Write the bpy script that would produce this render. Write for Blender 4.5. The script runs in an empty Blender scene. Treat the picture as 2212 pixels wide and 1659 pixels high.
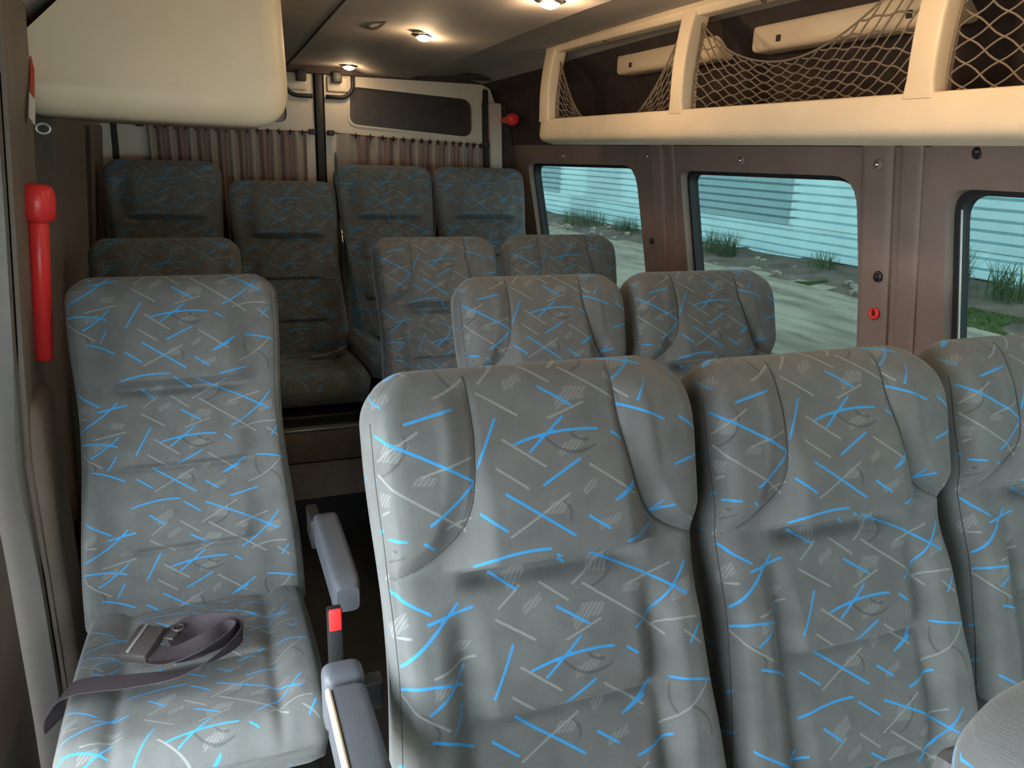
import bpy, bmesh, math, random
import numpy as np
from math import sin, cos, pi, sqrt, radians
from mathutils import Vector, Matrix
random.seed(7)
C = bpy.context.scene.collection
S = bpy.context.scene

# ------------------------------------------------------------------ camera
YAW, PITCH, ROLL, FPX = 0.378, 0.289, 0.031, 1676.0
f = Vector((sin(YAW)*cos(PITCH), cos(YAW)*cos(PITCH), -sin(PITCH)))
r = Vector((cos(YAW), -sin(YAW), 0))
d = f.cross(r)
r2 = cos(ROLL)*r - sin(ROLL)*d
d2 = sin(ROLL)*r + cos(ROLL)*d
cam = bpy.data.objects.new('camera', bpy.data.cameras.new('camera'))
C.objects.link(cam)
cam.matrix_world = Matrix(((r2.x, -d2.x, -f.x, 0), (r2.y, -d2.y, -f.y, 0), (r2.z, -d2.z, -f.z, 0), (0, 0, 0, 1)))
cam.data.sensor_fit = 'HORIZONTAL'
cam.data.sensor_width = 36
cam.data.lens = FPX/2212*36
cam.data.clip_start = 0.02
S.camera = cam

# ------------------------------------------------------------------ world + exposure
w = bpy.data.worlds.new('overcast_sky'); S.world = w; w.use_nodes = True
wn = w.node_tree.nodes; wn.clear()
bg = wn.new('ShaderNodeBackground'); bg.inputs[0].default_value = (0.88, 0.95, 1.0, 1); bg.inputs[1].default_value = 3.3
wo = wn.new('ShaderNodeOutputWorld'); w.node_tree.links.new(bg.outputs[0], wo.inputs[0])
S.view_settings.view_transform = 'Standard'
S.view_settings.look = 'None'
S.view_settings.gamma = 1
S.view_settings.exposure = 2.1
S.view_settings.use_curve_mapping = False
S.cycles.max_bounces = 8
S.cycles.use_denoising = True

# ------------------------------------------------------------------ material helpers
def newmat(name):
    m = bpy.data.materials.new(name); m.use_nodes = True
    nt = m.node_tree
    b = nt.nodes['Principled BSDF']
    return m, nt, b

def plain(name, col, rough=0.6, metal=0.0, spec=0.4, noise=0.08, scale=30, bump=0.0, bscale=400, emit=None, es=0, sheen=0):
    m, nt, b = newmat(name)
    b.inputs['Roughness'].default_value = rough
    b.inputs['Metallic'].default_value = metal
    b.inputs['Specular IOR Level'].default_value = spec
    if sheen:
        b.inputs['Sheen Weight'].default_value = sheen
    tc = nt.nodes.new('ShaderNodeTexCoord')
    if noise:
        n = nt.nodes.new('ShaderNodeTexNoise'); n.inputs['Scale'].default_value = scale; n.inputs['Detail'].default_value = 5
        mr = nt.nodes.new('ShaderNodeMapRange'); mr.inputs[1].default_value = .3; mr.inputs[2].default_value = .7
        mr.inputs[3].default_value = 1-noise; mr.inputs[4].default_value = 1+noise
        mx = nt.nodes.new('ShaderNodeVectorMath'); mx.operation = 'SCALE'; mx.inputs[0].default_value = col[:3]
        nt.links.new(tc.outputs['Object'], n.inputs['Vector']); nt.links.new(n.outputs['Fac'], mr.inputs[0])
        nt.links.new(mr.outputs[0], mx.inputs['Scale']); nt.links.new(mx.outputs[0], b.inputs['Base Color'])
    else:
        b.inputs['Base Color'].default_value = (*col[:3], 1)
    if bump:
        n2 = nt.nodes.new('ShaderNodeTexNoise'); n2.inputs['Scale'].default_value = bscale; n2.inputs['Detail'].default_value = 3
        bp = nt.nodes.new('ShaderNodeBump'); bp.inputs['Strength'].default_value = bump; bp.inputs['Distance'].default_value = .002
        nt.links.new(tc.outputs['Object'], n2.inputs['Vector']); nt.links.new(n2.outputs['Fac'], bp.inputs['Height'])
        nt.links.new(bp.outputs[0], b.inputs['Normal'])
    if emit:
        b.inputs['Emission Color'].default_value = (*emit, 1); b.inputs['Emission Strength'].default_value = es
    return m

# ---- upholstery: strokes measured on the front seat (tile 0.50 x 0.275 m)
TP = 0.275   # vertical period
RY, RR = 0.863, radians(18)
def uv_of(zx, zy):
    px, py = 740+zx/1.8047, 740+zy/1.8047
    v = r2*((px-1106)/FPX) + d2*((py-829.5)/FPX) + f
    n = Vector((0, cos(RR), -sin(RR))); O = Vector((.378, RY, -.252))
    P = v*(n.dot(O)/n.dot(v))
    return P.x-.378, (P-O).dot(Vector((0, -sin(RR), -cos(RR))))
BLUE = [(755,180,882,257,0),(640,400,970,335,.3),(700,440,843,295,0),(582,305,498,500,0),(893,455,740,560,0),(595,590,860,745,0),
 (497,667,604,732,0),(905,667,990,718,0),(1015,352,1060,383,0),(1100,552,1025,605,0),(1210,703,1050,768,0),
 (470,868,767,785,.3),(583,913,680,975,0),(785,813,887,875,0),(915,808,1335,973,.1),(1340,862,1128,1123,.4),
 (1270,1292,1430,1292,.2),(297,1543,508,1578,.2),(510,1038,322,1112,0),(457,1030,163,1305,.3),
 (155,993,345,1073,0),(465,1268,280,1455,.2),(100,1395,450,1330,.5),(442,1410,392,1523,0),(1388,1080,1350,1155,0),(1208,1318,1075,1448,0)]
GREY = [(515,208,670,297,0),(928,240,782,307,0),(600,387,760,490,0),(565,495,688,573,0),(918,475,1095,590,0),
 (840,587,610,755,0),(765,943,880,1015,0),(693,955,603,1052,0),(930,945,1265,1137,0),(1092,790,890,953,0),
 (510,1227,300,1313,0),(1175,1118,1375,1048,.4),(1105,948,1275,865,0),(1415,1290,1230,1495,.5),(100,1390,360,1510,0),(1325,1105,1395,1155,0),(180,1180,260,1165,0)]
DARK = [(760,395,957,422,-1.2),(860,365,930,388,-.9),(1063,812,985,965,1.2),(820,612,845,690,1.2),(1260,1320,1290,1440,-1.0),(1340,1380,1420,1490,1.0),(250,1440,330,1560,1.)]
PATCH = [(665,162,.026,.010),(890,205,.030,.016),(860,410,.034,.012),(915,562,.020,.010),(790,640,.024,.014),(985,690,.030,.010),
 (680,920,.032,.016),(1010,870,.030,.02),(725,1033,.018,.01),(925,1070,.03,.014),(450,1195,.024,.012),(350,1350,.03,.012),(200,1130,.034,.014),(1120,960,.024,.01),(1310,960,.03,.018)]

def strokes_to_tile(items):
    out = []
    for (x0, y0, x1, y1, k) in items:
        u0, s0 = uv_of(x0, y0); u1, s1 = uv_of(x1, y1)
        out.append(((u0+u1)/2, (s0+s1)/2, sqrt((u1-u0)**2+(s1-s0)**2)/2, math.atan2(s1-s0, u1-u0), k))
    return out
T_BLUE, T_GREY, T_DARK = (strokes_to_tile(q) for q in (BLUE, GREY, DARK))
T_PATCH = []
for i_, (zx, zy, lx, ly) in enumerate(PATCH):
    u0, s0 = uv_of(zx, zy); T_PATCH.append((u0, s0, lx*.55, [-.5, .1, -.3][i_ % 3], ly))
def stroke_field(U, V, items, hw, patch=False):
    """periodic distance (in half widths) of every vertex to the nearest stroke, clamped"""
    acc = np.full(U.shape, 4.0)
    for (uc, sc, ln, an, k) in items:
        du = (U-uc+.25) % .5-.25; dv = (V-sc+TP/2) % TP-TP/2
        x = du*cos(an)+dv*sin(an); y = -du*sin(an)+dv*cos(an)
        if patch:
            x = x+y*.5
            d_ = np.maximum(np.abs(x)-ln, np.abs(y)-k*.55)/.003+1
        else:
            y = y-k*ln*.35*((x/ln)**2-.5)
            d_ = np.maximum(np.abs(y)/hw, 1+(np.abs(x)-ln)/hw)
        acc = np.minimum(acc, d_)
    return acc
def store_pattern(me, uv):
    a = np.array(uv); U, V = a[:, 0], a[:, 1]
    col = np.stack([stroke_field(U, V, T_BLUE, .0019), stroke_field(U, V, T_GREY, .0017), stroke_field(U, V, T_DARK, .0022), stroke_field(U, V, T_PATCH, 1, True)], 1)
    at = me.attributes.new('strokes', 'FLOAT_COLOR', 'POINT')
    at.data.foreach_set('color', (col/4).astype(np.float32).ravel())

def upholstery():
    m, nt, b = newmat('patterned_upholstery')
    N, L = nt.nodes, nt.links
    uv = N.new('ShaderNodeUVMap')
    at = N.new('ShaderNodeAttribute'); at.attribute_name = 'strokes'
    sc_ = N.new('ShaderNodeSeparateColor'); L.new(at.outputs['Color'], sc_.inputs[0])
    def thr(o, a=1.15, b_=.70):
        q = N.new('ShaderNodeMapRange'); q.inputs[1].default_value = a/4; q.inputs[2].default_value = b_/4
        q.inputs[3].default_value = 0; q.inputs[4].default_value = 1; L.new(o, q.inputs[0]); return q.outputs[0]
    blue, grey, dark, patch = thr(sc_.outputs[0]), thr(sc_.outputs[1]), thr(sc_.outputs[2], 1.2, .6), thr(at.outputs['Alpha'], 1.1, .6)
    # base
    base = (0.118, 0.125, 0.124)
    n = N.new('ShaderNodeTexNoise'); n.inputs['Scale'].default_value = 22; n.inputs['Detail'].default_value = 6
    L.new(uv.outputs[0], n.inputs['Vector'])
    mr = N.new('ShaderNodeMapRange'); mr.inputs[1].default_value = .3; mr.inputs[2].default_value = .7; mr.inputs[3].default_value = .86; mr.inputs[4].default_value = 1.12
    L.new(n.outputs['Fac'], mr.inputs[0])
    sc = N.new('ShaderNodeVectorMath'); sc.operation = 'SCALE'; sc.inputs[0].default_value = base; L.new(mr.outputs[0], sc.inputs['Scale'])
    def mix(fac, a, col, amt=1.0):
        x = N.new('ShaderNodeMix'); x.data_type = 'RGBA'
        if amt != 1.0:
            q = N.new('ShaderNodeMath'); q.operation = 'MULTIPLY'; L.new(fac, q.inputs[0]); q.inputs[1].default_value = amt; fac = q.outputs[0]
        L.new(fac, x.inputs['Factor']); L.new(a, x.inputs['A']); x.inputs['B'].default_value = (*col, 1)
        return x.outputs['Result']
    # hatching inside the patches
    wv = N.new('ShaderNodeTexWave'); wv.wave_type = 'BANDS'; wv.bands_direction = 'DIAGONAL'; wv.inputs['Scale'].default_value = 95; wv.inputs['Distortion'].default_value = .6
    L.new(uv.outputs[0], wv.inputs['Vector'])
    hm = N.new('ShaderNodeMath'); hm.operation = 'MULTIPLY_ADD'; L.new(wv.outputs['Fac'], hm.inputs[0]); hm.inputs[1].default_value = .8; hm.inputs[2].default_value = .2
    ph = N.new('ShaderNodeMath'); ph.operation = 'MULTIPLY'; L.new(hm.outputs[0], ph.inputs[0]); L.new(patch, ph.inputs[1])
    c = mix(ph.outputs[0], sc.outputs[0], (.21, .225, .225), .65)
    c = mix(dark, c, (.055, .056, .058), .6)
    c = mix(grey, c, (.235, .255, .25), .75)
    c = mix(blue, c, (.035, .27, .60), .95)
    L.new(c, b.inputs['Base Color'])
    b.inputs['Roughness'].default_value = .9
    b.inputs['Specular IOR Level'].default_value = .2
    b.inputs['Sheen Weight'].default_value = .18
    b.inputs['Sheen Roughness'].default_value = .4
    # fine weave
    ws = N.new('ShaderNodeVectorMath'); ws.operation = 'SCALE'; ws.inputs['Scale'].default_value = 1; L.new(uv.outputs[0], ws.inputs[0])
    vo = N.new('ShaderNodeTexVoronoi'); vo.inputs['Scale'].default_value = 700; L.new(ws.outputs[0], vo.inputs['Vector'])
    ah = N.new('ShaderNodeMath'); ah.operation = 'MULTIPLY_ADD'; L.new(blue, ah.inputs[0]); ah.inputs[1].default_value = .8; L.new(vo.outputs['Distance'], ah.inputs[2])
    bp = N.new('ShaderNodeBump'); bp.inputs['Strength'].default_value = .35; bp.inputs['Distance'].default_value = .0006
    L.new(ah.outputs[0], bp.inputs['Height']); L.new(bp.outputs[0], b.inputs['Normal'])
    return m

def glass(name, tint, gloss=.012):
    m = bpy.data.materials.new(name); m.use_nodes = True; nt = m.node_tree; nt.nodes.clear()
    N, L = nt.nodes, nt.links
    t = N.new('ShaderNodeBsdfTransparent'); t.inputs[0].default_value = (*tint, 1)
    g = N.new('ShaderNodeBsdfGlossy'); g.inputs['Roughness'].default_value = .02
    fr = N.new('ShaderNodeFresnel'); fr.inputs[0].default_value = 1.45
    q = N.new('ShaderNodeMath'); q.operation = 'MULTIPLY'; q.inputs[1].default_value = gloss*8; L.new(fr.outputs[0], q.inputs[0])
    mx = N.new('ShaderNodeMixShader'); L.new(q.outputs[0], mx.inputs[0]); L.new(t.outputs[0], mx.inputs[1]); L.new(g.outputs[0], mx.inputs[2])
    o = N.new('ShaderNodeOutputMaterial'); L.new(mx.outputs[0], o.inputs[0])
    return m

M = dict(
    fabric=upholstery(),
    thread=plain('dark_seam_thread', (.05, .052, .055), .9, noise=0),
    backshell=plain('grey_seat_shell', (.07, .072, .078), .55, noise=.05),
    black=plain('black_metal', (.015, .015, .016), .5, noise=.1),
    armplastic=plain('grey_arm_plastic', (.075, .083, .098), .42, noise=.05, bump=.15, bscale=300),
    cream=plain('cream_moulding', (.76, .62, .45), .42, noise=.04, scale=9, bump=.05, bscale=60),
    wall=plain('brown_vinyl_trim', (.21, .152, .128), .62, noise=.12, scale=7, bump=.25, bscale=500),
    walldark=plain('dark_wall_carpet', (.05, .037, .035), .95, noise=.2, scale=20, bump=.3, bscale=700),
    leftwall=plain('grey_brown_trim', (.19, .15, .125), .6, noise=.1, scale=7, bump=.2, bscale=500),
    jamb=plain('grey_door_jamb', (.17, .16, .152), .35, noise=.05),
    ceil=plain('headliner', (.33, .29, .255), .8, noise=.06, scale=6, bump=.2, bscale=700),
    doorpaint=plain('cream_door_paint', (.50, .45, .38), .4, noise=.06, scale=5),
    rubber=plain('black_rubber', (.012, .012, .014), .6, noise=0),
    darkglass=plain('dark_filmed_glass', (.035, .028, .028), .25, noise=.1),
    chrome=plain('chrome', (.75, .75, .75), .18, metal=1, noise=0),
    alu=plain('aluminium_edge', (.45, .45, .45), .4, metal=.8, noise=0),
    red=plain('red_plastic', (.75, .035, .035), .32, noise=0),
    redstrap=plain('red_webbing', (.45, .06, .04), .8, noise=.1, scale=200),
    label=plain('white_label', (.55, .55, .52), .6, noise=.05),
    curtain=None,
    net=plain('beige_net_cord', (.21, .165, .125), .85, noise=.15, scale=200),
    webbing=plain('dark_webbing', (.035, .028, .034), .75, noise=.2, scale=300, bump=.3, bscale=900),
    clasp=plain('dark_clasp', (.045, .038, .038), .35, noise=0),
    riser=plain('beige_step_riser', (.16, .13, .105), .6, noise=.1),
    floorm=plain('dark_floor_vinyl', (.03, .028, .027), .7, noise=.2, scale=15),
    glass=glass('tinted_window_glass', (.255, .305, .30)),
    clearglass=glass('windscreen_glass', (.85, .93, .90)),
    fence_a=plain('pale_corrugated_sheet', (.62, .88, .92), .45, noise=.06, scale=2),
    fence_b=plain('grey_corrugated_sheet', (.30, .47, .50), .5, noise=.06, scale=2),
    fence_c=plain('dull_corrugated_sheet', (.50, .71, .75), .5, noise=.06, scale=2),
    sand=None,
    dirt=plain('dark_dirt', (.10, .078, .062), .95, noise=.45, scale=2.5, bump=.6, bscale=12),
    stone=plain('rubble_stone', (.26, .225, .19), .9, noise=.25, scale=8),
    grass=plain('grass_blades', (.055, .095, .035), .7, noise=.3, scale=6),
    grass2=plain('low_green_grass', (.10, .155, .05), .8, noise=.3, scale=6),
    block=plain('grey_wall_block', (.30, .32, .29), .9, noise=.25, scale=3),
    lampglow=plain('lamp_lens', (1, .9, .7), .4, noise=0, emit=(1, .72, .40), es=14),
    darkhole=plain('dark_plug', (.02, .016, .015), .35, noise=0),
)

def curtain_mat():
    m, nt, b = newmat('striped_curtain'); N, L = nt.nodes, nt.links
    tc = N.new('ShaderNodeUVMap'); sp = N.new('ShaderNodeSeparateXYZ'); L.new(tc.outputs[0], sp.inputs[0])
    ml = N.new('ShaderNodeMath'); ml.operation = 'MULTIPLY'; L.new(sp.outputs[0], ml.inputs[0]); ml.inputs[1].default_value = 2*pi
    sn = N.new('ShaderNodeMath'); sn.operation = 'SINE'; L.new(ml.outputs[0], sn.inputs[0])
    mr = N.new('ShaderNodeMapRange'); mr.inputs[1].default_value = -.3; mr.inputs[2].default_value = .3; L.new(sn.outputs[0], mr.inputs[0])
    mx = N.new('ShaderNodeMix'); mx.data_type = 'RGBA'; L.new(mr.outputs[0], mx.inputs['Factor'])
    mx.inputs['A'].default_value = (.21, .145, .13, 1); mx.inputs['B'].default_value = (.30, .26, .225, 1)
    L.new(mx.outputs['Result'], b.inputs['Base Color']); b.inputs['Roughness'].default_value = .9
    return m
M['curtain'] = curtain_mat()
def sand_mat():
    m, nt, b = newmat('packed_sand'); N, L = nt.nodes, nt.links
    tc = N.new('ShaderNodeTexCoord')
    mp = N.new('ShaderNodeMapping'); mp.inputs['Scale'].default_value = (1.6, .35, 1); mp.inputs['Rotation'].default_value = (0, 0, .15); L.new(tc.outputs['Object'], mp.inputs[0])
    n = N.new('ShaderNodeTexNoise'); n.inputs['Scale'].default_value = 2.2; n.inputs['Detail'].default_value = 9; L.new(mp.outputs[0], n.inputs['Vector'])
    cr = N.new('ShaderNodeValToRGB'); L.new(n.outputs['Fac'], cr.inputs[0])
    cr.color_ramp.elements[0].position = .33; cr.color_ramp.elements[0].color = (.135, .115, .09, 1)
    cr.color_ramp.elements[1].position = .62; cr.color_ramp.elements[1].color = (.29, .255, .20, 1)
    L.new(cr.outputs[0], b.inputs['Base Color']); b.inputs['Roughness'].default_value = .95
    bp = N.new('ShaderNodeBump'); bp.inputs['Strength'].default_value = .5; bp.inputs['Distance'].default_value = .05
    L.new(n.outputs['Fac'], bp.inputs['Height']); L.new(bp.outputs[0], b.inputs['Normal'])
    return m
M['sand'] = sand_mat()

# ------------------------------------------------------------------ object helpers
def mesh_from(name, verts, faces, m, smooth=True, uvs=None):
    me = bpy.data.meshes.new(name)
    me.from_pydata([tuple(v) for v in verts], [], faces)
    me.materials.append(m)
    if smooth:
        me.polygons.foreach_set('use_smooth', [True]*len(me.polygons))
    if uvs:
        l = me.uv_layers.new(name='UVMap')
        l.data.foreach_set('uv', [c for p in uvs for c in p])
    me.update()
    return me
def link(name, me, parent=None):
    o = bpy.data.objects.new(name, me); C.objects.link(o)
    if parent: o.parent = parent
    return o
def tag(o, label=None, cat=None, group=None, kind=None):
    if label: o['label'] = label
    if cat: o['category'] = cat
    if group: o['group'] = group
    if kind: o['kind'] = kind
    return o
def empty(name, loc=(0, 0, 0), rot=(0, 0, 0)):
    o = bpy.data.objects.new(name, None); C.objects.link(o); o.location = loc; o.rotation_euler = rot
    o.empty_display_size = .05
    return o
def bm_mesh(name, bm, m, smooth=True):
    me = bpy.data.meshes.new(name); bmesh.ops.recalc_face_normals(bm, faces=bm.faces[:]); bm.to_mesh(me); bm.free()
    me.materials.append(m)
    if smooth:
        me.polygons.foreach_set('use_smooth', [True]*len(me.polygons))
    return me
def bm_box(bm, lo, hi, bev=0, seg=2, mat=None):
    g = bmesh.ops.create_cube(bm, size=1)
    vs = g['verts']
    for v in vs:
        v.co = Vector([lo[i]+(v.co[i]+.5)*(hi[i]-lo[i]) for i in range(3)])
    if bev:
        es = list({e for v in vs for e in v.link_edges})
        gg = bmesh.ops.bevel(bm, geom=es, offset=bev, segments=seg, profile=.5, affect='EDGES')
        vs = list({v for fc in gg['faces'] for v in fc.verts})
    if mat is not None:
        bmesh.ops.transform(bm, matrix=mat, verts=vs)
    return vs
def box(name, lo, hi, m, parent=None, bev=0.003, seg=2, mat=None, smooth=False):
    bm = bmesh.new(); bm_box(bm, lo, hi, bev, seg)
    if mat is not None: bmesh.ops.transform(bm, matrix=mat, verts=bm.verts[:])
    me = bm_mesh(name, bm, m, False)
    o = link(name, me, parent)
    if smooth or bev: shade_auto(me)
    return o
def shade_auto(me, ang=40):
    me.polygons.foreach_set('use_smooth', [True]*len(me.polygons))
    bm = bmesh.new(); bm.from_mesh(me)
    for e in bm.edges:
        if len(e.link_faces) == 2 and e.calc_face_angle(0) > radians(ang): e.smooth = False
    bm.to_mesh(me); bm.free()
def tube_data(pts, rad, n=6, closed=False, vs=None, fs=None):
    vs = [] if vs is None else vs; fs = [] if fs is None else fs
    base = len(vs); P = [Vector(p) for p in pts]; K = len(P)
    rads = rad if isinstance(rad, (list, tuple)) else [rad]*K
    up = None
    for i, p in enumerate(P):
        if closed: t = P[(i+1) % K]-P[i-1]
        else: t = P[min(i+1, K-1)]-P[max(i-1, 0)]
        t.normalize()
        if up is None:
            up = t.orthogonal().normalized()
        else:
            up = (up - t*up.dot(t)).normalized()
        sd = t.cross(up)
        for j in range(n):
            a = 2*pi*j/n
            vs.append(p+(up*cos(a)+sd*sin(a))*rads[i])
    for i in range(K if closed else K-1):
        for j in range(n):
            a = base+i*n+j; b = base+i*n+(j+1) % n
            c = base+((i+1) % K)*n+(j+1) % n; dd = base+((i+1) % K)*n+j
            fs.append((a, b, c, dd))
    if not closed:
        fs.append(tuple(base+j for j in range(n))[::-1]); fs.append(tuple(base+(K-1)*n+j for j in range(n)))
    return vs, fs
def tube(name, pts, rad, m, parent=None, n=8, closed=False):
    vs, fs = tube_data(pts, rad, n, closed)
    return link(name, mesh_from(name, vs, fs, m), parent)
def round_poly(corners, rad, seg=6):
    """rounded polygon through corner points (2-D)"""
    out = []; K = len(corners)
    for i, c in enumerate(corners):
        rr = rad[i] if isinstance(rad, (list, tuple)) else rad
        c = Vector(c); a = Vector(corners[i-1]); b = Vector(corners[(i+1) % K])
        d1 = (a-c).normalized(); d2_ = (b-c).normalized()
        half = d1.angle(d2_)/2
        t = rr/math.tan(half)
        p0 = c+d1*t; p1 = c+d2_*t
        for k in range(seg+1):
            s = k/seg
            q = (1-s)*(1-s)*p0+2*s*(1-s)*c+s*s*p1
            out.append((q.x, q.y))
    return out
def plate(name, outer, holes, mp, ext, m, parent=None, uvn=False):
    """flat sheet (2-D loops) with holes, mapped by mp(a,b)->xyz, given thickness by vector ext"""
    bm = bmesh.new(); es = []
    for lp in [outer]+holes:
        vs = [bm.verts.new((p[0], p[1], 0)) for p in lp]
        for i in range(len(vs)): es.append(bm.edges.new((vs[i], vs[(i+1) % len(vs)])))
    bmesh.ops.triangle_fill(bm, use_beauty=True, use_dissolve=False, edges=es)
    for v in bm.verts: v.co = Vector(mp(v.co.x, v.co.y))
    g = bmesh.ops.extrude_face_region(bm, geom=bm.faces[:])
    for e in g['geom']:
        if isinstance(e, bmesh.types.BMVert): e.co += Vector(ext)
    me = bm_mesh(name, bm, m, False); shade_auto(me, 30)
    return link(name, me, parent)
def extrude_profile(name, prof, path, m, parent=None, close=True, cap=True, smooth=40):
    """prof: list of (x,z); path: list of (y, dx, dz, scale about prof centre)"""
    K = len(prof); vs = []; fs = []
    cx = sum(p[0] for p in prof)/K; cz = sum(p[1] for p in prof)/K
    for (y, dx, dz, s) in path:
        for p in prof: vs.append((cx+(p[0]-cx)*s+dx, y, cz+(p[1]-cz)*s+dz))
    for i in range(len(path)-1):
        for j in range(K if close else K-1):
            fs.append((i*K+j, i*K+(j+1) % K, (i+1)*K+(j+1) % K, (i+1)*K+j))
    if cap and close:
        fs.append(tuple(range(K))); fs.append(tuple((len(path)-1)*K+j for j in range(K)))
    bm = bmesh.new(); bv = [bm.verts.new(v) for v in vs]
    for q in fs: bm.faces.new([bv[i] for i in q])
    me = bm_mesh(name, bm, m, False); shade_auto(me, smooth)
    return link(name, me, parent)
def copy_tree(o, parent=None):
    c = o.copy(); C.objects.link(c)
    if parent: c.parent = parent
    for ch in list(o.children): copy_tree(ch, c)
    return c
def sstep(a, b, x):
    t = max(0., min(1., (x-a)/(b-a))); return t*t*(3-2*t)

# ------------------------------------------------------------------ the body shell
FLOOR = -1.40
def XR(z):   # inner face of the right wall: leans in towards the roof
    return 1.50+.165*(.05-max(z, -.60))
def XL(z):
    return -.378+.08*max(z, -.60) if z < 0 else -.378+.07*z
# windows on the right wall, as (y, z) loops
W1 = round_poly([(3.70, -.045), (2.634, -.030), (2.60, -.60), (3.655, -.60)], [.05, .10, .06, .06])
W2 = round_poly([(2.335, -.039), (1.545, -.030), (1.51, -.60), (2.30, -.60)], [.035, .085, .06, .06])
W3 = round_poly([(1.285, -.045), (.30, -.04), (.30, -.60), (1.255, -.60)], [.055, .08, .06, .06])
outer = [(-1.2, .06), (-1.2, -.60), (3.97, -.60), (3.97, .06)]
outer = [(-1.2, .06), (3.97, .06), (3.97, -.66), (-1.2, -.66)]
wr = plate('wall_right', outer, [W1, W2, W3], lambda a, b: (XR(b), a, b), (.055, 0, 0), M['wall'])
tag(wr, kind='structure')
lw = box('wall_right', (XR(-.6)+.0, -1.2, FLOOR), (XR(-.6)+.055, 3.97, -.66), M['wall']); tag(lw, kind='structure')
def grow(loop, dd):
    cx = sum(p[0] for p in loop)/len(loop); cy = sum(p[1] for p in loop)/len(loop)
    hw = max(abs(p[0]-cx) for p in loop); hh = max(abs(p[1]-cy) for p in loop)
    return [(cx+(p[0]-cx)*(1+dd/hw), cy+(p[1]-cy)*(1+dd/hh)) for p in loop]
for i, W in enumerate((W1, W2, W3)):
    root = empty(f'window_{i+1}', (XR(-.3), sum(p[0] for p in W)/len(W), -.3)); tag(root, kind='structure')
    inv = Matrix.Translation(-Vector(root.location))
    Wi = grow(W, -.012); Wo = grow(W, .004)
    fr = plate('rubber_seal', Wo, [Wi], lambda a, b: (XR(b)+.026, a, b), (.035, 0, 0), M['rubber'], None)
    gl = plate('pane', grow(W, .002), [], lambda a, b: (XR(b)+.048, a, b), (.005, 0, 0), M['glass'], None)
    for o in (fr, gl):
        o.data.transform(inv); o.parent = root
    if i == 2:
        pts = [(XR(z)+.030, 1.285-.016+(z+.05)*.055, z) for z in [-.09-k*.045 for k in range(12)]]
        e = tube('glass_edge', pts, .0022, M['label']); e.data.transform(inv); e.parent = root
        tag(e, 'white edge strip along the window rubber')
# raised pillar mouldings of the right wall
def strip(y0, y1, zt, zb, proud, m, name='trim_1', skew=.0):
    K = 9; vs = []; fs = []
    prof = [(0, 0), (0, .6), (.1, .95), (.2, 1), (.8, 1), (.9, .95), (1, .6), (1, 0)]
    for k in range(K):
        z = zt+(zb-zt)*k/(K-1)
        for (t, h) in prof:
            vs.append((XR(z)-h*proud+(.004 if h == 0 else 0), y0+(y1-y0)*t, z))
    P = len(prof)
    for k in range(K-1):
        for j in range(P-1): fs.append((k*P+j, k*P+j+1, (k+1)*P+j+1, (k+1)*P+j))
    me = mesh_from(name, vs, fs, m); shade_auto(me, 50)
    return tag(link(name, me), kind='structure')
strip(1.345, 1.405, .055, -1.35, .010, M['wall'], 'trim_1')
strip(1.425, 1.520, .055, -1.35, .014, M['wall'], 'trim_2')
strip(-1.1, 1.325, .055, -.020, .008, M['wall'], 'trim_3')
strip(2.44, 2.52, .055, -1.35, .008, M['wall'], 'trim_4')
strip(2.365, 2.40, .055, -1.35, .006, M['wall'], 'trim_5')
# left wall behind the sliding door, its pillar and the door jamb
def xl_plate(y0, y1, z0, z1, m, name, off=0., thick=.05):
    n = 8; vs = []; fs = []
    for k in range(n):
        z = z0+(z1-z0)*k/(n-1)
        for (y, dx) in ((y0, 0), (y1, 0), (y1, -thick), (y0, -thick)): vs.append((XL(z)+off+dx, y, z))
    for k in range(n-1):
        for j in range(4): fs.append((k*4+j, k*4+(j+1) % 4, (k+1)*4+(j+1) % 4, (k+1)*4+j))
    fs += [(0, 1, 2, 3), tuple((n-1)*4+j for j in range(4))]
    bm = bmesh.new(); bv = [bm.verts.new(v) for v in vs]
    for q in fs: bm.faces.new([bv[i] for i in q])
    es = [e for e in bm.edges if abs(e.verts[0].co.z-e.verts[1].co.z) > .01 and max(v.co.x-XL(v.co.z)-off for v in e.verts) > -.001]
    bmesh.ops.bevel(bm, geom=es, offset=min(.012, thick*.3), segments=3, profile=.5, affect='EDGES')
    me = bm_mesh(name, bm, m, False); shade_auto(me, 35)
    return tag(link(name, me), kind='structure')
xl_plate(1.74, 3.97, FLOOR, .06, M['leftwall'], 'wall_left')
xl_plate(1.735, 2.02, FLOOR, .36, M['leftwall'], 'trim_6', off=.048, thick=.06)
xl_plate(1.735, 1.80, FLOOR, .36, M['leftwall'], 'trim_7', off=.056, thick=.06)
xl_plate(1.700, 1.732, FLOOR, .36, M['jamb'], 'trim_8', off=.046, thick=.09)
xl_plate(3.30, 3.34, -1.2, .05, M['walldark'], 'trim_9', off=.012, thick=.02)
tag(box('trim_22', (-.47, 1.745, FLOOR), (-.345, 1.96, -.52), M['leftwall'], bev=.035, seg=4), kind='structure')
xl_plate(-1.2, -.35, FLOOR, .06, M['leftwall'], 'wall_left')
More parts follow.
